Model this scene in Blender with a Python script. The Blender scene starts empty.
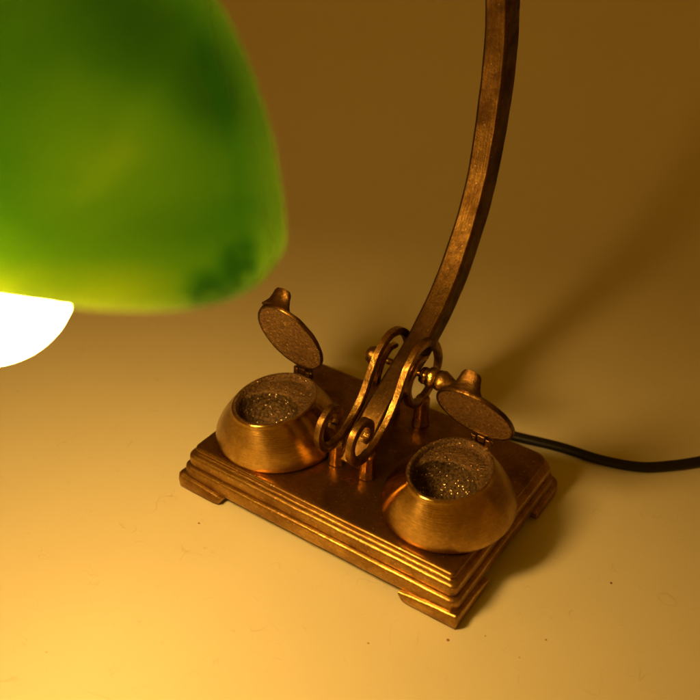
import bpy, bmesh, math, random
from mathutils import Vector, Matrix, noise
random.seed(7)
S = 0.01                      # everything below is written in centimetres
sc = bpy.context.scene
COL = sc.collection

# ------------------------------------------------------------------ camera
AZ, EL, RO = math.radians(-32.14), math.radians(32.67), math.radians(2.89)
CAM = Vector((21.49, -37.2, 37.16))
fw = Vector((math.cos(EL)*math.sin(AZ), math.cos(EL)*math.cos(AZ), -math.sin(EL)))
r0 = Vector((math.cos(AZ), -math.sin(AZ), 0)); u0 = r0.cross(fw)
rt = r0*math.cos(RO) + u0*math.sin(RO); up = u0*math.cos(RO) - r0*math.sin(RO)
cd = bpy.data.cameras.new('camera'); cam = bpy.data.objects.new('camera', cd); COL.objects.link(cam)
M = Matrix((rt, up, -fw)).transposed().to_4x4(); M.translation = CAM*S
cam.matrix_world = M
cd.sensor_width = 36; cd.lens = 943.4/700*36
cd.clip_start = 0.01; cd.clip_end = 50
cd.dof.use_dof = True; cd.dof.focus_distance = 0.515; cd.dof.aperture_fstop = 7.0
sc.camera = cam

# ------------------------------------------------------------------ world: an almost dark room
w = bpy.data.worlds.new('World'); sc.world = w; w.use_nodes = True
bg = w.node_tree.nodes['Background']
bg.inputs[0].default_value = (1.0, 0.40, 0.0, 1); bg.inputs[1].default_value = 0.21

BULB_STRENGTH = 117.0
BULB_COLOR = (1.0, 0.58, 0.15, 1)

sc.view_settings.view_transform = 'Standard'; sc.view_settings.look = 'None'
sc.view_settings.exposure = 0.16; sc.view_settings.gamma = 1.0
sc.view_settings.use_curve_mapping = False
sc.render.engine = 'CYCLES'
sc.cycles.use_denoising = True
sc.cycles.max_bounces = 10; sc.cycles.sample_clamp_indirect = 6
sc.cycles.caustics_reflective = True

# ------------------------------------------------------------------ material helpers
class NT:
    def __init__(s, name):
        s.m = bpy.data.materials.new(name); s.m.use_nodes = True
        s.t = s.m.node_tree; s.n = s.t.nodes; s.b = s.n['Principled BSDF']
        s.tc = s.n.new('ShaderNodeTexCoord').outputs['Object']
    def link(s, a, b): s.t.links.new(a, b)
    def mapping(s, scale=(1,1,1), rot=(0,0,0), loc=(0,0,0)):
        k = s.n.new('ShaderNodeMapping'); k.inputs['Scale'].default_value = scale
        k.inputs['Rotation'].default_value = rot; k.inputs['Location'].default_value = loc
        s.link(s.tc, k.inputs[0]); return k.outputs[0]
    def noise(s, scale, detail=4, rough=.55, vec=None, dist=0):
        k = s.n.new('ShaderNodeTexNoise'); k.inputs['Scale'].default_value = scale
        k.inputs['Detail'].default_value = detail; k.inputs['Roughness'].default_value = rough
        k.inputs['Distortion'].default_value = dist
        s.link(vec or s.tc, k.inputs['Vector']); return k.outputs['Fac']
    def voro(s, scale, vec=None, out='Distance', feature='F1'):
        k = s.n.new('ShaderNodeTexVoronoi'); k.feature = feature
        k.inputs['Scale'].default_value = scale
        s.link(vec or s.tc, k.inputs['Vector']); return k.outputs[out]
    def ramp(s, fac, stops):
        k = s.n.new('ShaderNodeValToRGB'); e = k.color_ramp.elements
        while len(e) < len(stops): e.new(.5)
        for i, (p, c) in enumerate(stops):
            e[i].position = p; e[i].color = (c, c, c, 1) if isinstance(c, (int, float)) else (*c, 1)
        s.link(fac, k.inputs[0]); return k.outputs[0]
    def mix(s, fac, a, b, mode='MIX'):
        k = s.n.new('ShaderNodeMix'); k.data_type = 'RGBA'; k.blend_type = mode
        for sock, v in ((k.inputs[0], fac), (k.inputs[6], a), (k.inputs[7], b)):
            if isinstance(v, (int, float)): sock.default_value = v
            elif isinstance(v, tuple): sock.default_value = (*v, 1)
            else: s.link(v, sock)
        return k.outputs[2]
    def math(s, op, a, b=0, c=None):
        k = s.n.new('ShaderNodeMath'); k.operation = op
        for i, v in enumerate((a, b) if c is None else (a, b, c)):
            if isinstance(v, (int, float)): k.inputs[i].default_value = v
            else: s.link(v, k.inputs[i])
        return k.outputs[0]
    def bump(s, h, strength, dist, prev=None):
        k = s.n.new('ShaderNodeBump'); k.inputs['Strength'].default_value = strength
        k.inputs['Distance'].default_value = dist
        s.link(h, k.inputs['Height'])
        if prev: s.link(prev, k.inputs['Normal'])
        return k.outputs[0]
    def set(s, **kw):
        for a, v in kw.items():
            sock = s.b.inputs[a.replace('_', ' ')]
            if isinstance(v, (int, float)): sock.default_value = v
            elif isinstance(v, tuple): sock.default_value = (*v, 1) if len(v) == 3 else v
            else: s.link(v, sock)

def brass(name, bright, dark, patina=(.40, .66), rough=(.26, .48), streak=None, grain=.25, aniso=0.0, speck=.35):
    bright = (bright[0], bright[1]*.95, bright[2]*.65); dark = (dark[0], dark[1]*.95, dark[2]*.65)
    t = NT(name)
    big = t.noise(55, 6, .62)
    fine = t.noise(650, 3, .6)
    pits = t.ramp(t.voro(420), [(0.0, 1.0), (.16, 0.0)])
    fac = t.ramp(big, [(patina[0], 1.0), (patina[1], 0.0)])
    c = t.mix(fac, bright, dark)
    c = t.mix(t.math('MULTIPLY', t.ramp(fine, [(.35, 1.0), (.6, 0.0)]), .35), c, tuple(x*.45 for x in dark))
    h = t.bump(fine, grain, .0004)
    h = t.bump(t.noise(140, 4, .6), grain*.8, .0012, h)
    if streak:
        st = t.noise(1.0, 3, .7, t.mapping(streak))
        h = t.bump(st, .28, .0004, h)
        c = t.mix(t.math('MULTIPLY', t.ramp(st, [(.42, 1.0), (.6, 0.0)]), .4), c, dark)
    iso = t.math('ABSOLUTE', t.math('SUBTRACT', t.noise(75, 1.5, .5, t.mapping((1, 1.6, 1), (0, 0, .6)), dist=.3), .5))
    scr = t.math('MULTIPLY', t.ramp(iso, [(0.0, 1.0), (.004, 0.0)]), t.ramp(t.noise(90, 2), [(.52, 0.0), (.6, 1.0)]))
    kk = t.n.new('ShaderNodeSeparateColor'); t.link(t.voro(520, out='Color'), kk.inputs[0])
    spk = t.math('MULTIPLY', t.math('GREATER_THAN', kk.outputs[1], .93), t.math('LESS_THAN', t.voro(520), .26))
    c = t.mix(t.math('MULTIPLY', scr, .5), c, bright)
    c = t.mix(t.math('MULTIPLY', spk, speck), c, (.9,.62,.33))
    h = t.bump(scr, -.4, .0004, h)
    rg = t.math('ADD', t.math('MULTIPLY', fac, rough[1]-rough[0]), rough[0])
    t.set(Base_Color=c, Metallic=1.0, Roughness=rg, Normal=h)
    if aniso:
        tg = t.n.new('ShaderNodeTangent'); tg.direction_type = 'RADIAL'; tg.axis = 'Z'
        t.set(Anisotropic=aniso, Anisotropic_Rotation=.25); t.link(tg.outputs[0], t.b.inputs['Tangent'])
    return t.m

BR = (.80, .40, .15); DK = (.26, .105, .035)
m_plate = brass('aged_brass_plate', (.38,.225,.085), (.17,.09,.033), patina=(.36,.66), rough=(.26,.44), grain=.16)
m_mould = brass('aged_brass_mouldings', (.58,.37,.14), (.24,.13,.05), patina=(.34,.64), rough=(.30,.46), streak=(60, 900, 900), grain=.35)
m_well = brass('brushed_brass_inkwell', (.74,.49,.20), (.38,.23,.09), patina=(.36,.66), rough=(.17,.25), streak=(40,40,2400), grain=.02, aniso=.9, speck=0.0)
m_dark = brass('dark_cast_brass', (.20,.11,.04), (.05,.025,.01), patina=(.42,.64), rough=(.32,.55), grain=.5, speck=.3)
m_scroll = brass('worn_brass_scroll', (.46,.28,.105), (.12,.062,.023), patina=(.42,.60), rough=(.24,.48), grain=.4, speck=.3)
m_arm = brass('aged_brass_arm', (.17,.098,.036), (.06,.03,.012), patina=(.38,.62), rough=(.36,.55), grain=.2, speck=.12, streak=(900,260,26))

def rough_cast(name, a, b, glint, glimit, rough=.5):
    """sand-cast, unpolished brass with bright grains"""
    t = NT(name)
    n = t.noise(700, 5, .7); v = t.voro(900, out='Color'); d = t.voro(900)
    k = t.n.new('ShaderNodeSeparateColor'); t.link(v, k.inputs[0])
    g = t.math('MULTIPLY', t.math('GREATER_THAN', k.outputs[0], glimit), t.math('LESS_THAN', d, .45))
    c = t.mix(t.ramp(n, [(.35, 0.0), (.65, 1.0)]), b, a)
    c = t.mix(g, c, glint)
    h = t.bump(n, .9, .0010); h = t.bump(t.noise(260, 3), .7, .0014, h)
    t.set(Base_Color=c, Metallic=.85, Roughness=t.mix(g, (rough,)*3, (.22,)*3), Normal=h)
    return t.m
m_cup = rough_cast('gritty_cup_interior', (.17,.10,.038), (.022,.012,.005), (1.0,.78,.42), .92, .55)
m_ledge = rough_cast('grimy_inkwell_ledge', (.20,.115,.045), (.05,.026,.010), (.45,.28,.12), .95, .6)
m_lidin = rough_cast('sandcast_lid_inside', (.36,.20,.07), (.085,.042,.014), (.8,.5,.22), .91, .55)

# backdrop: cream painted sweep with hairline scratches, dents and specks
t = NT('cream_painted_surface')
geo_pos = t.tc
scr = None
c0 = t.mix(t.noise(6, 4, .6), (.54,.49,.36), (.51,.455,.32))
h = t.bump(t.noise(180, 4, .55), .10, .0006)
for i, (sc_, eps, st_) in enumerate(((24, .0035, (1.0, 1.0, 1)), (46, .006, (1.5, .7, 1)), (85, .010, (.6, 1.4, 1)), (15, .0018, (.8, 2.0, 1)))):
    nn = t.noise(sc_, 1.5, .5, t.mapping(st_, (0, 0, .7*i), (3.1*i, 1.7*i, 0)), dist=.5)
    line = t.ramp(t.math('ABSOLUTE', t.math('SUBTRACT', nn, .5)), [(0.0, 1.0), (eps, 0.0)])
    patch = t.ramp(t.noise(30+14*i, 2, .5, t.mapping((1,1,1), (0,0,0), (i*2.3, i, 0))), [(.57, 0.0), (.66, 1.0)])
    mk = t.math('MULTIPLY', line, patch)
    c0 = t.mix(t.math('MULTIPLY', mk, .30), c0, (.28,.22,.12))
    h = t.bump(mk, -.45 if i % 2 else .35, .0003, h)
c0 = t.mix(t.ramp(t.noise(3.2, 5, .65), [(.35, 0.0), (.7, .22)]), c0, (.44,.365,.21))
sp = t.ramp(t.voro(34), [(.012, 1.0), (.022, 0.0)])
c0 = t.mix(t.math('MULTIPLY', sp, .55), c0, (.20,.09,.04))
for (x, y, r) in ((9.31,-7.32,.07), (10.7,-6.01,.02), (13.31,-4.44,.04), (10.1,-3.2,.0), (6.2,-9.8,.04), (-6.1,-8.3,.05), (14.6,1.2,.06)):
    k = t.n.new('ShaderNodeVectorMath'); k.operation = 'DISTANCE'
    t.link(t.tc, k.inputs[0]); k.inputs[1].default_value = (x*S, y*S, 0)
    q = t.math('ADD', k.outputs['Value'], t.math('MULTIPLY', t.noise(900, 2), .0012))
    c0 = t.mix(t.math('LESS_THAN', q, r*S+.0007), c0, (.20,.05,.02))
t.set(Base_Color=c0, Roughness=.42, Normal=h, Specular_IOR_Level=.35)
m_back = t.m

# cord rubber
t = NT('black_rubber_cord')
t.set(Base_Color=(.006,.004,.003), Roughness=.5, Specular_IOR_Level=.3, Normal=t.bump(t.noise(400, 3), .25, .0004))
m_cord = t.m

# green cased glass: glossy green outside, milky white inside, light seeps through
def glass(name, surf, trans, rough, coat, mottled):
    t = NT(name)
    n = t.noise(9, 3, .5, t.mapping((1, 1.2, 2.2), (.5, .2, .7)), dist=.6)
    f = t.ramp(n, [(.34, .35), (.64, 1.35)]) if mottled else t.ramp(n, [(0, 1.0), (1, 1.0)])
    sh = t.n.new('ShaderNodeBsdfTranslucent')
    t.link(t.mix(1.0, f, trans, 'MULTIPLY'), sh.inputs[0])
    t.set(Base_Color=surf, Roughness=rough, Coat_Weight=coat, Coat_Roughness=.05)
    ad = t.n.new('ShaderNodeAddShader')
    t.link(t.b.outputs[0], ad.inputs[0]); t.link(sh.outputs[0], ad.inputs[1])
    t.link(ad.outputs[0], t.n['Material Output'].inputs[0])
    return t.m
def green_glass():
    """green casing with bulb glow, bright lip and dark reflection painted into its colour; one dark blotch near a corner of the lip"""
    t = NT('green_cased_glass')
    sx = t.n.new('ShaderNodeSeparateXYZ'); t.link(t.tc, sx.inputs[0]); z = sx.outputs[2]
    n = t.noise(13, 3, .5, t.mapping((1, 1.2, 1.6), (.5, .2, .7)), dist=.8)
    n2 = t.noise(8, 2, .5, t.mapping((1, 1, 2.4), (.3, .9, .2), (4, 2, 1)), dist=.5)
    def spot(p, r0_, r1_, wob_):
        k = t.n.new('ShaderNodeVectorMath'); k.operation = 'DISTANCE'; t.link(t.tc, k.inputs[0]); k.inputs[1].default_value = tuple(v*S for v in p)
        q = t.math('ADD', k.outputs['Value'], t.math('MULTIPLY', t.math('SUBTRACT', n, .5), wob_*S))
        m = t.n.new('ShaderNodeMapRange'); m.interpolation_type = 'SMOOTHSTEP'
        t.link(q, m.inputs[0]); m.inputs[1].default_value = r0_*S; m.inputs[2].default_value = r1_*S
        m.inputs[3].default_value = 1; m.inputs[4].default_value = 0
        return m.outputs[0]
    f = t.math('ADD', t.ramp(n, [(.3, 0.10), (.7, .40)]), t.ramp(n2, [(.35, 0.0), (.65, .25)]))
    f = t.math('ADD', f, t.math('MULTIPLY', spot((4.5,-21.6,28.0), .2, 3.6, 1.2), .34))  # glow of the bulb behind the glass, painted into the colour
    f = t.math('SUBTRACT', f, t.math('MULTIPLY', t.math('MAXIMUM', spot((4.3,-20.4,31.4), .1, 2.3, 1.2), spot((5.5,-19.2,29.8), .1, 1.9, 1.0)), .35))  # dark diagonal band: a reflection painted into the colour
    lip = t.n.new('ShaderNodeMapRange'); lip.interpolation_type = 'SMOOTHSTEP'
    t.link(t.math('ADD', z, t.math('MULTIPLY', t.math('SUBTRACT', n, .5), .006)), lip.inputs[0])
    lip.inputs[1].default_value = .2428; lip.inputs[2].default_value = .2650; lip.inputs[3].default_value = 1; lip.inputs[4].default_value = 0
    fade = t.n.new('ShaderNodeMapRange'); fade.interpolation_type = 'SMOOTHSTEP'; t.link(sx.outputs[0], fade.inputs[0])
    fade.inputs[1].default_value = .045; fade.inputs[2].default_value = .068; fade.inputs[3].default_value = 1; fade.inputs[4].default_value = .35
    f = t.math('ADD', f, t.math('MULTIPLY', t.math('MULTIPLY', lip.outputs[0], fade.outputs[0]), .58))  # bulb light along the lip, painted as a brighter strip of colour
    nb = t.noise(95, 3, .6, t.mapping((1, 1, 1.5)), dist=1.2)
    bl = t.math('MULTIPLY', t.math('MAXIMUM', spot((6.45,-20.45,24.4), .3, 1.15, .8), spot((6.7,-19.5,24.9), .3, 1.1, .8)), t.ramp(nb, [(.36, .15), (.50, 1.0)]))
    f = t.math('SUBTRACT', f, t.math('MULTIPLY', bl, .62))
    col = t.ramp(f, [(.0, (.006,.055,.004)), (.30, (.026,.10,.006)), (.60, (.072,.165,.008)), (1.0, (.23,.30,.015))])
    sh = t.n.new('ShaderNodeBsdfTranslucent'); t.link(col, sh.inputs[0])
    t.set(Base_Color=(.010,.065,.006), Roughness=.12, Coat_Weight=.7, Coat_Roughness=.05)
    ad = t.n.new('ShaderNodeAddShader')
    t.link(t.b.outputs[0], ad.inputs[0]); t.link(sh.outputs[0], ad.inputs[1])
    t.link(ad.outputs[0], t.n['Material Output'].inputs[0])
    return t.m
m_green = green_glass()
m_milk = glass('milky_glass_lining', (.30,.34,.26), (.07,.09,.05), .25, 0, False)

t = NT('glowing_frosted_bulb')
em = t.n.new('ShaderNodeEmission'); em.inputs[0].default_value = BULB_COLOR; em.inputs[1].default_value = BULB_STRENGTH
t.link(em.outputs[0], t.n['Material Output'].inputs[0])
m_bulb = t.m

# ------------------------------------------------------------------ mesh helpers
def obj(name, bm, mats, parent=None, smooth=True, bevel=0, autos=None, loc=None):
    me = bpy.data.meshes.new(name)
    bmesh.ops.recalc_face_normals(bm, faces=bm.faces[:])
    for v in bm.verts: v.co *= S
    bm.to_mesh(me); bm.free()
    o = bpy.data.objects.new(name, me); COL.objects.link(o)
    for m in (mats if isinstance(mats, (list, tuple)) else [mats]): me.materials.append(m)
    if smooth:
        me.polygons.foreach_set('use_smooth', [True]*len(me.polygons))
        if autos: me.set_sharp_from_angle(angle=math.radians(autos))
    if bevel:
        b = o.modifiers.new('bevel', 'BEVEL'); b.width = bevel*S; b.segments = 3
        b.limit_method = 'ANGLE'; b.angle_limit = math.radians(40)
    if parent: o.parent = parent
    return o

def loft(bm, rings, closed=True, cap0=True, cap1=True, mat=0):
    vs = [[bm.verts.new(p) for p in r] for r in rings]
    n = len(vs[0])
    for a, b in zip(vs, vs[1:]):
        for i in range(n if closed else n-1):
            j = (i+1) % n
            f = bm.faces.new((a[i], a[j], b[j], b[i])); f.material_index = mat
    if cap0: bm.faces.new(vs[0][::-1])
    if cap1: bm.faces.new(vs[-1])
    return vs

def catmull(P, per=8):
    P = [Vector(p) for p in P]; out = []
    Q = [P[0]*2-P[1]] + P + [P[-1]*2-P[-2]]
    for i in range(1, len(Q)-2):
        a, b, c, d = Q[i-1:i+3]
        for k in range(per):
            t = k/per
            out.append(.5*((2*b)+(c-a)*t+(2*a-5*b+4*c-d)*t*t+(3*b-a-3*c+d)*t**3))
    out.append(P[-1]); return out

def lathe_x(bm, prof, x0, y0, z0, n=28, lump=0):
    """profile (x, radius) turned about an axis along X"""
    rings = []
    for x, r in prof:
        rings.append([(x0+x, y0+r*math.cos(a)*(1+lump*math.sin(3*a+x*2)), z0+r*math.sin(a)) for a in [2*math.pi*k/n for k in range(n)]])
    loft(bm, rings)

def wob(p, amp, f=.9, seed=0):
    v = Vector(p); return v + amp*noise.noise_vector(v*f+Vector((seed, seed*2, 0)))

# ------------------------------------------------------------------ setting: one curved sweep of painted board
bm = bmesh.new()
prof = [(-120, 0), (-60, 0), (-30, 0), (0, 0), (15, 0), (SW0 := 34, 0)]
RS = 45
for k in range(1, 25):
    a = math.radians(90*k/24); prof.append((SW0+RS*math.sin(a), RS-RS*math.cos(a)))
prof += [(SW0+RS, 60), (SW0+RS, 110), (SW0+RS, 170)]
# the sweep is turned so that it faces the camera
ca, sa = math.cos(math.radians(18)), math.sin(math.radians(18))
rings = []
for y, z in prof:
    rings.append([(x*ca - y*sa, x*sa + y*ca, z) for x in (-260, -130, -40, 0, 40, 130, 260)])
loft(bm, rings, closed=False, cap0=False, cap1=False)
back = obj('backdrop', bm, m_back)
back['kind'] = 'structure'
sol = back.modifiers.new('thickness', 'SOLIDIFY'); sol.thickness = .006; sol.offset = -1
bpy.context.view_layer.update()
# keep the board's upper face at z = 0
if back.data.polygons[0].normal.z < 0:
    back.data.flip_normals()

# ------------------------------------------------------------------ the lamp
lamp = bpy.data.objects.new('desk_lamp', None); COL.objects.link(lamp)
lamp['label'] = 'antique brass desk lamp with green glass shade, twin open inkwells and stepped rectangular base'
lamp['category'] = 'lamp'
lamp.empty_display_size = .02

A, B, H = 8.5, 5.8, 2.75
def rrect(off, z, rads, wobble=.02):
    """rounded rectangle, separate radius per corner, order: (-,-) (+,-) (+,+) (-,+)"""
    a, b = A+off, B+off; out = []
    cs = [(-1,-1,180), (1,-1,270), (1,1,0), (-1,1,90)]
    arcs = []
    for (sx, sy, st), r in zip(cs, rads):
        cx, cy = sx*(a-r), sy*(b-r)
        arcs.append([(cx+r*math.cos(math.radians(st+90*k/10)), cy+r*math.sin(math.radians(st+90*k/10))) for k in range(11)])
    for i in range(4):
        p, q = arcs[i][-1], arcs[(i+1) % 4][0]
        out += arcs[i]
        for k in range(1, 14):
            out.append((p[0]+(q[0]-p[0])*k/14, p[1]+(q[1]-p[1])*k/14))
    return [wob((x, y, z), wobble, .7, 3) for x, y in out]

RAD = (.45, .22, .75, .9)
# stepped mouldings (offset, z)
prof = [(-.35,.60), (.50,.60), (.57,.66), (.595,.78), (.585,1.30), (.57,1.42), (.51,1.50), (.40,1.53), (.27,1.55), (.27,1.59), (.355,1.63),
        (.365,1.66), (.375,2.08), (.35,2.20), (.28,2.28), (.14,2.31), (-.06,2.33), (-.07,2.37), (.01,2.41), (.02,2.46)]
bm = bmesh.new()
loft(bm, [rrect(o, z, [max(.08, r+o*.4) for r in RAD], .03) for o, z in prof] + [rrect(-.25, 2.52, RAD, 0)])
obj('stepped_base', bm, m_mould, lamp, autos=75)
bm = bmesh.new()
loft(bm, [rrect(o, z, [r+.02 for r in RAD], w_) for o, z, w_ in ((-.2,2.47,0), (.035,2.48,.02), (.06,2.56,.02), (.045,2.66,.02), (-.01,2.72,.015), (-.09,H,.012), (-.22,H+.012,.006), (-.5,H,.0))])
obj('top_plate', bm, m_plate, lamp, autos=75)

# four corner feet, each an L-shaped pad with its underside curving up at both ends
def foot_bm(sx, sy, rad):
    bm = bmesh.new(); o = .84; LX, LY = 3.4, 3.6; n = 18
    ax, ay = A+o, B+o
    r = max(rad, .12)
    def zb(d, L):
        u = max(0., (d/L-.80)/.20); return .46*(1-math.sqrt(max(0, 1-u*u)))
    outer = []
    for k in range(n+1):
        d = LX*(1-k/n); d = max(d, r); outer.append((d, 0, zb(d, LX)))
    for k in range(1, 8):
        a = math.radians(90*k/8); outer.append((r-r*math.sin(a), r-r*math.cos(a), 0))
    for k in range(n+1):
        d = LY*k/n; d = max(d, r); outer.append((0, d, zb(d, LY)))
    # drop coincident points at the arc ends
    pts = [outer[0]]
    for p in outer[1:]:
        if (Vector(p)-Vector(pts[-1])).length > 1e-3: pts.append(p)
    def W(dx, dy, z, ins=0): return (sx*(ax-dx-ins), sy*(ay-dy-ins), z)
    def inset(p, q):
        dx, dy, z = p
        nx = 1 if dy > r else (0 if dx > r else (r-dx)/r*.7); ny = 1 if dx > r else (0 if dy > r else (r-dy)/r*.7)
        if dx <= r and dy <= r: nx = (r-dx)/r; ny = (r-dy)/r
        return dx+nx*q, dy+ny*q
    rings = []
    for zf, q in ((0, .55), (0, .12), (.10, .02), (.5, -.015), (.88, .03), (1.0, .12), (1.0, .62)):
        ring = []
        for p in pts:
            x, y = inset(p, q); z0 = p[2]
            tz = .64+.30*max(0, 1-max(p[0]/LX, p[1]/LY)**1.6)*.9; ring.append(W(x, y, z0+(tz-z0)*zf))
        rings.append(ring)
    vs = [[bm.verts.new(wob(p, .02, 1.3)) for p in r_] for r_ in rings]
    for a, b in zip(vs, vs[1:]+[vs[0]]):
        for i in range(len(a)-1): bm.faces.new((a[i], a[i+1], b[i+1], b[i]))
    bm.faces.new([v[0] for v in vs]); bm.faces.new([v[-1] for v in vs][::-1])
    return bm
for sx, sy, r in ((-1,-1,.5), (1,-1,.15), (1,1,.8), (-1,1,.9)):
    obj('corner_foot', foot_bm(sx, sy, r), m_mould, lamp, autos=60)

# ------------------------------------------------------------------ inkwells
def inkwell(cx, cy, ra, rb, rim_dy, hy, hx, theta, la, lb, label=None):
    n = 96
    def oval(rx, ry, z, dy=0, dx=0, k=2.0):
        out = []
        for i in range(n):
            a = 2*math.pi*i/n; c, s_ = math.cos(a), math.sin(a)
            out.append((cx+dx+rx*math.copysign(abs(c)**(2/k), c), cy+dy+ry*math.copysign(abs(s_)**(2/k), s_), z))
        return out
    rd = rim_dy
    bm = bmesh.new()
    Bx, By = 3.62, 3.93
    rings = [oval(Bx-.7, By-.7, H+.005), oval(Bx-.26, By-.26, H+.01), oval(Bx-.13, By-.13, H+.06), oval(Bx-.04, By-.04, H+.20), oval(Bx, By, H+.38)]
    for k in range(1, 15):
        t_ = k/14
        # bellied shoulder: slow at first, then leaning in to the rim
        e = 1-(1-t_)**1.0; s_ = t_**1.48
        z = H+.38+(5.46-H-.38)*t_
        rings.append(oval(Bx+(ra+.06-Bx)*s_, By+(rb+.06-By)*s_, z, rd*s_))
    rings += [oval(ra+.05, rb+.05, 5.54, rd), oval(ra, rb, 5.59, rd), oval(ra-.04, rb-.04, 5.60, rd)]
    hr = min(1.74, ra-.30); hd = -.72
    loft(bm, rings, cap1=False)
    vs = [oval(ra-.04, rb-.04, 5.60, rd), oval(ra-.16, rb-.16, 5.60, rd), oval(ra-.21, rb-.21, 5.55, rd), oval(ra-.24, rb-.24, 5.36, rd), oval(ra-.30, rb-.30, 5.28, rd), oval((ra+hr)/2-.12, rb-.5, 5.27, rd-.12), oval(hr+.05, hr+.05, 5.25, rd+hd), oval(hr-.01, hr-.01, 5.19, rd+hd), oval(hr-.02, hr-.02, 4.9, rd+hd)]
    loft(bm, [[wob(p, .02, 2.5, 5) for p in r_] for r_ in vs], cap0=False, cap1=False, mat=1)
    well = obj('inkwell', bm, [m_well, m_ledge], lamp, autos=60)
    if label: well['label'] = label
    # dark gritty recess and cup set in the mouth
    bm = bmesh.new()
    rr = [oval(hr-.03, hr-.03, 5.12, rd+hd), oval(hr-.05, hr-.05, 5.0, rd+hd)]
    for k in range(1, 10):
        a_ = math.radians(10*k); rr.append(oval((hr-.05)*math.cos(a_)**.8, (hr-.05)*math.cos(a_)**.8, 5.0-1.75*math.sin(a_), rd+hd))
    rr = [[wob(p, .035, 3.5, 5) for p in r_] for r_ in rr]
    loft(bm, rr, cap0=False)
    obj('ink_cup', bm, m_cup, well)
    # hinge: two lugs on the rim, a knuckle on the lid and a pin
    bm = bmesh.new()
    for s_ in (-1, 1):
        bmesh.ops.create_cube(bm, size=1, matrix=Matrix.Translation((hx+s_*.42, hy, 5.66)) @ Matrix.Diagonal((.30, .46, .62, 1)))
    bmesh.ops.create_cube(bm, size=1, matrix=Matrix.Translation((hx, hy-.02, 5.45)) @ Matrix.Diagonal((1.16, .62, .24, 1)))
    lathe_x(bm, [(-.66,.05), (-.66,.12), (.66,.12), (.66,.05)], hx, hy, 5.82, 14)
    bmesh.ops.create_cube(bm, size=1, matrix=Matrix.Translation((hx, hy, 5.84)) @ Matrix.Diagonal((.46, .40, .40, 1)))
    obj('hinge', bm, m_dark, well, bevel=.06)
    # lid: oval disc, slightly domed outside, open
    d = Vector((0, -math.cos(theta), math.sin(theta))); nrm = Vector((0, math.sin(theta), math.cos(theta))); X = Vector((1, 0, 0))
    h0 = Vector((hx, hy, 5.86)); C = h0 + d*(lb+.28)
    bm = bmesh.new()
    def dring(s_, t_, w_=.02):
        return [wob(C + X*(la*s_*math.cos(2*math.pi*i/n)) + d*(lb*s_*math.sin(2*math.pi*i/n)) + nrm*t_, w_, 2.2, 9) for i in range(n)]
    loft(bm, [dring(.04,.0,.01), dring(.5,-.0,.03), dring(.94,-.0,.03)], cap0=False, cap1=False, mat=1); bm.faces.ensure_lookup_table()
    vv = [v for v in bm.verts][:n]; cf = bm.faces.new(vv); cf.material_index = 1
    loft(bm, [dring(.94,-.0,.03), dring(.965,-.03,.02), dring(.99,-.02), dring(1.0,.05), dring(1.0,.16),
              dring(.96,.24), dring(.88,.28), dring(.6,.34), dring(.3,.38), dring(.05,.39)], cap0=False)
    bmesh.ops.remove_doubles(bm, verts=bm.verts[:], dist=.002)
    # thumb tab standing on the outer side at the free end
    th_rings = []
    base = C + d*(lb*.88) - X*.22
    for s_, wx, wd in ((.0,.98,.45), (.2,.86,.40), (.45,.70,.34), (.75,.60,.30), (1.0,.55,.28), (1.15,.44,.22), (1.22,.20,.10)):
        c_ = base + nrm*(.12+s_*.86) + d*(.12*s_+.25*s_*s_)
        th_rings.append([c_ + X*wx*math.cos(a) + d*wd*math.sin(a) for a in [2*math.pi*k/20 for k in range(20)]])
    loft(bm, [[wob(p, .03, 2, 4) for p in r_] for r_ in th_rings])
    # tongue that runs back to the hinge knuckle
    tr = []
    for s_, wx in ((-.30,.23), (.0,.24), (.30,.30), (.6,.42)):
        c_ = h0 + d*s_
        tr.append([c_ + X*wx*a + nrm*b for a, b in ((-1,-.04), (1,-.04), (1,.26), (-1,.26))])
    loft(bm, tr)
    obj('lid', bm, [m_dark, m_lidin], well, autos=50)
    return well
inkwell(-5.27, -1.9, 2.12, 2.85, -.45, .62, -5.47, math.radians(64.3), 2.08, 2.88)
inkwell(5.82, -1.5, 2.14, 2.82, -.30, 1.20, 6.10, math.radians(57.6), 2.22, 2.52)

# ------------------------------------------------------------------ scroll brackets (two), each a bent brass band on two feet
SCR = [(-2.72,5.72), (-2.40,5.55), (-2.06,5.85), (-2.16,6.50), (-2.80,6.90), (-3.62,6.55), (-3.95,5.68), (-3.50,4.75), (-2.60,4.36),
       (-1.55,4.50), (-.62,5.02), (.32,5.85), (1.0,6.9), (1.75,8.05), (2.75,8.72), (3.95,8.62), (5.0,7.75), (5.45,6.35), (4.75,5.15),
       (3.55,4.72), (2.45,5.15), (1.88,6.2), (2.15,7.25), (2.95,7.85), (3.75,7.75)]
def scroll_bm(x):
    path = catmull([(0, y, z) for y, z in SCR], 7); n = len(path); rings = []
    for i, p in enumerate(path):
        t_ = (path[min(i+1, n-1)]-path[max(i-1, 0)]).normalized()
        nr = Vector((0, -t_.z, t_.y)); u = i/(n-1)
        th = .23*min(1, .5+u*9, .5+(1-u)*7); wx = .21
        ring = []
        for a, b in ((-1,-.6), (-.8,-1), (.8,-1), (1,-.6), (1,.6), (.8,1), (-.8,1), (-1,.6)):
            ring.append(wob(Vector((x+wx*a, p.y, p.z)) + nr*th*b
, .02, 1.4, 6+x))
        rings.append(ring)
    bm = bmesh.new(); loft(bm, rings); return bm
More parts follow.
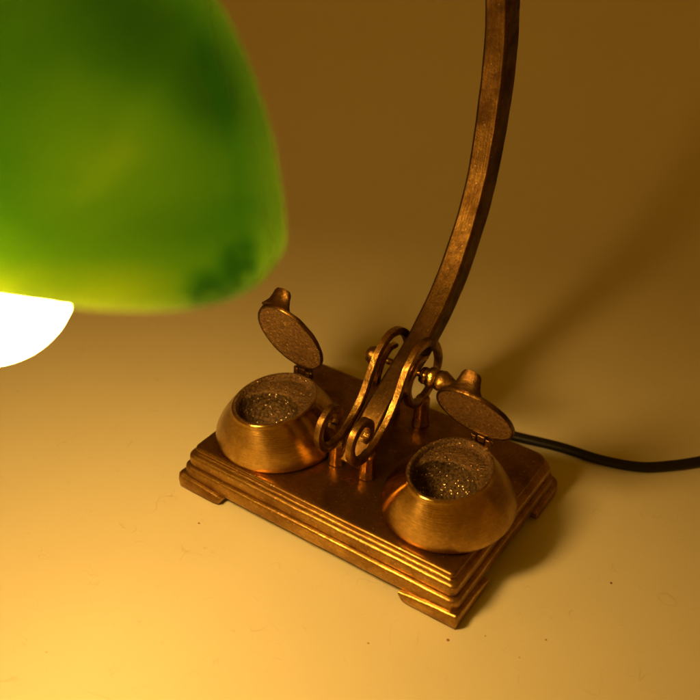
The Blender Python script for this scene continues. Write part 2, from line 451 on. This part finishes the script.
def post_bm(x, y, top):
    bm = bmesh.new(); rings = []
    for z, r in ((H-.02,.56), (H+.16,.57), (H+.3,.53), (H+.8,.50), (H+1.3,.47), (top-.15,.46), (top,.38)):
        rings.append([wob((x+r*.95*math.cos(a), y+r*math.sin(a), z), .06, 1.8, 2) for a in [2*math.pi*(k+.5)/8 for k in range(8)]])
    loft(bm, rings); return bm
for x in (-1.12, .92):
    sb = obj('scroll_bracket', scroll_bm(x), m_scroll, lamp, autos=50)
    obj('bracket_foot', post_bm(x, -2.0, 4.42), m_scroll, sb, autos=40, bevel=.07)
    obj('bracket_foot', post_bm(x, 3.95, 4.80), m_scroll, sb, autos=40, bevel=.07)

# pivot bolt with turned thumb screw on the right
bm = bmesh.new()
lathe_x(bm, [(-2.82,.02), (-2.8,.25), (-2.65,.46), (-2.38,.56), (-2.1,.46), (-1.9,.30), (-1.82,.20), (.9,.20), (.98,.46), (1.15,.52), (1.35,.48), (1.45,.42)], 0, 3.4, 6.7, lump=.03)
lathe_x(bm, [(1.42,.3), (1.46,.58), (1.65,.64), (1.85,.60), (1.95,.52), (2.08,.60), (2.35,.64), (2.65,.52), (2.95,.36), (3.3,.31), (3.8,.22), (4.2,.16), (4.35,.05)], 0, 3.4, 6.75, lump=.10)
obj('thumb_screw', bm, m_scroll, lamp, autos=60)

# ------------------------------------------------------------------ arm: square bar, leaning back, then arching over to the shade
SC = Vector((-1.71, -20.36, 24.0))        # centre of the shade opening
AP = [(-.1,-2.0,2.9), (-.1,-1.0,3.75), (-.1,.5,5.1), (-.1,2.5,6.35), (-.1,5.3,7.95), (-.1,7.85,10.3), (-.1,9.6,13.2), (-.1,10.7,16.2), (-.1,11.05,19.6), (-.1,11.05,23),
      (-.1,10.4,26.5), (-.1,8.8,31), (-.1,5.6,35.2), (-.1,1.0,38.3), (-.15,-5,39.9), (-.4,-11,39.7), (-.8,-16,38.2), (-1.5,-19.6,36.9), (-1.71,-20.36,35.4)]
bm = bmesh.new(); path = catmull(AP, 8); n = len(path); rings = []
for i, p in enumerate(path):
    t_ = (path[min(i+1, n-1)]-path[max(i-1, 0)]).normalized()
    sx = Vector((1, 0, 0)); nr = t_.cross(sx).normalized(); sx = nr.cross(t_)
    u = i/(n-1)
    hw = .69+.02*math.sin(u*30); hd = .66 if p.y < 3 and p.z < 12 else min(.84, .70+(p.z-6.5)*.03)
    if u > .6: hd = .82-(u-.6)*.5
    c = .20
    rings.append([wob(p + sx*(hw*a) + nr*(hd*b), .03, .8, 8) for a, b in
        ((-1+c,-1), (1-c,-1), (1,-1+c), (1,1-c), (1-c,1), (-1+c,1), (-1,1-c), (-1,-1+c))])
loft(bm, rings)
obj('arm', bm, m_arm, lamp, autos=25, bevel=.05)

# ------------------------------------------------------------------ glass shade, swivelled a little on the arm
PHI = math.radians(20)
U = Vector((math.cos(PHI), math.sin(PHI), 0)); V = Vector((-math.sin(PHI), math.cos(PHI), 0))
def shade_ring(k, z, AA, BB, n=120, ex=3.0):
    out = []
    for i in range(n):
        a = 2*math.pi*i/n; c, s_ = math.cos(a), math.sin(a)
        out.append(SC + U*(AA*k*math.copysign(abs(c)**(2/ex), c)) + V*(BB*k*math.copysign(abs(s_)**(2/ex), s_)) + Vector((0, 0, z)))
    return out
SA, SB, SH = 8.58, 4.25, 11.0
bm = bmesh.new()
outer, inner = [], []
for k in range(0, 27):
    b = math.radians(4+84*k/26)
    outer.append(shade_ring(math.cos(b)**.69, SH*math.sin(b)-.6, SA, SB, ex=3.05-.85*k/26))
    inner.append(shade_ring(math.cos(b)**.69, (SH-.35)*math.sin(b)-.55, SA-.3, SB-.3, ex=3.05-.85*k/26))
vo = loft(bm, outer, cap0=False, cap1=True, mat=0)
vi = loft(bm, inner, cap0=False, cap1=True, mat=1)
lip = [v.co.copy() for v in vo[0]]; lip2 = [v.co.copy() for v in vi[0]]
mid = [bm.verts.new((a+b)*.5 - Vector((0, 0, .16))) for a, b in zip(lip, lip2)]
N = len(mid)
for i in range(N):
    j = (i+1) % N
    f = bm.faces.new((vo[0][i], vo[0][j], mid[j], mid[i])); f.material_index = 0
    f = bm.faces.new((mid[i], mid[j], vi[0][j], vi[0][i])); f.material_index = 0
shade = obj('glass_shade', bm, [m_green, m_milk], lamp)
# collar and socket that carry the shade and the bulb
def lathe_z(bm, prof, c, n=40):
    loft(bm, [[(c.x+r*math.cos(a), c.y+r*math.sin(a), z) for a in [2*math.pi*k/n for k in range(n)]] for z, r in prof])
bm = bmesh.new()
lathe_z(bm, [(34.3,.3), (34.3,1.5), (34.4,1.6), (34.55,1.5), (34.75,1.2), (35.2,.95), (35.7,.8), (35.8,.3)], SC)
obj('shade_collar', bm, m_arm, lamp, autos=40)
BC = Vector((-2.55, -21.15, 22.3))
bm = bmesh.new()
lathe_z(bm, [(33.9,.3), (33.9,1.2), (32.0,1.9), (30.9,1.95), (30.8,1.5), (30.8,.3)], Vector((BC.x*.6+SC.x*.4, BC.y*.6+SC.y*.4, 0)))
obj('lamp_socket', bm, m_dark, lamp, autos=40)
bm = bmesh.new(); Rb = 2.8; rings = []
for k in range(1, 22):
    a = math.radians(-90+6.4*k); rings.append((BC.z+Rb*math.sin(a), Rb*math.cos(a)))
z_, r_ = rings[-1]
rings += [(z_+1.2, r_*.86), (z_+2.6, 1.45), (z_+4.2, 1.3)]
rings = [(BC.z-Rb, .02)] + rings
lathe_z(bm, rings, BC)
obj('light_bulb', bm, m_bulb, lamp)

# ------------------------------------------------------------------ power cord, flat twin flex
CP = [(.2,5.9,1.0), (.6,7.2,.75), (1.6,8.3,.32), (3.2,9.0,.31), (5.05,9.4,.31), (7.8,10.1,.31), (10.4,10.45,.31), (12.6,11.25,.31), (14.2,12.6,.31), (15.7,14.3,.31), (19,18.5,.31), (25,24,.31), (36,34,.31), (60,44,.31), (100,52,.31)]
bm = bmesh.new(); path = catmull(CP, 10); rings = []; n = len(path)
for i, p in enumerate(path):
    t_ = (path[min(i+1, n-1)]-path[max(i-1, 0)]).normalized()
    sd = t_.cross(Vector((0, 0, 1))).normalized(); uu = sd.cross(t_)
    ring = []
    for k in range(20):
        a = 2*math.pi*k/20
        r_ = .30*(1+.22*math.cos(2*a)-.05*math.cos(4*a))
        ring.append(p + sd*(r_*math.cos(a)) + uu*(r_*math.sin(a)*1.0))
    rings.append(ring)
loft(bm, rings)
obj('power_cord', bm, m_cord, lamp)
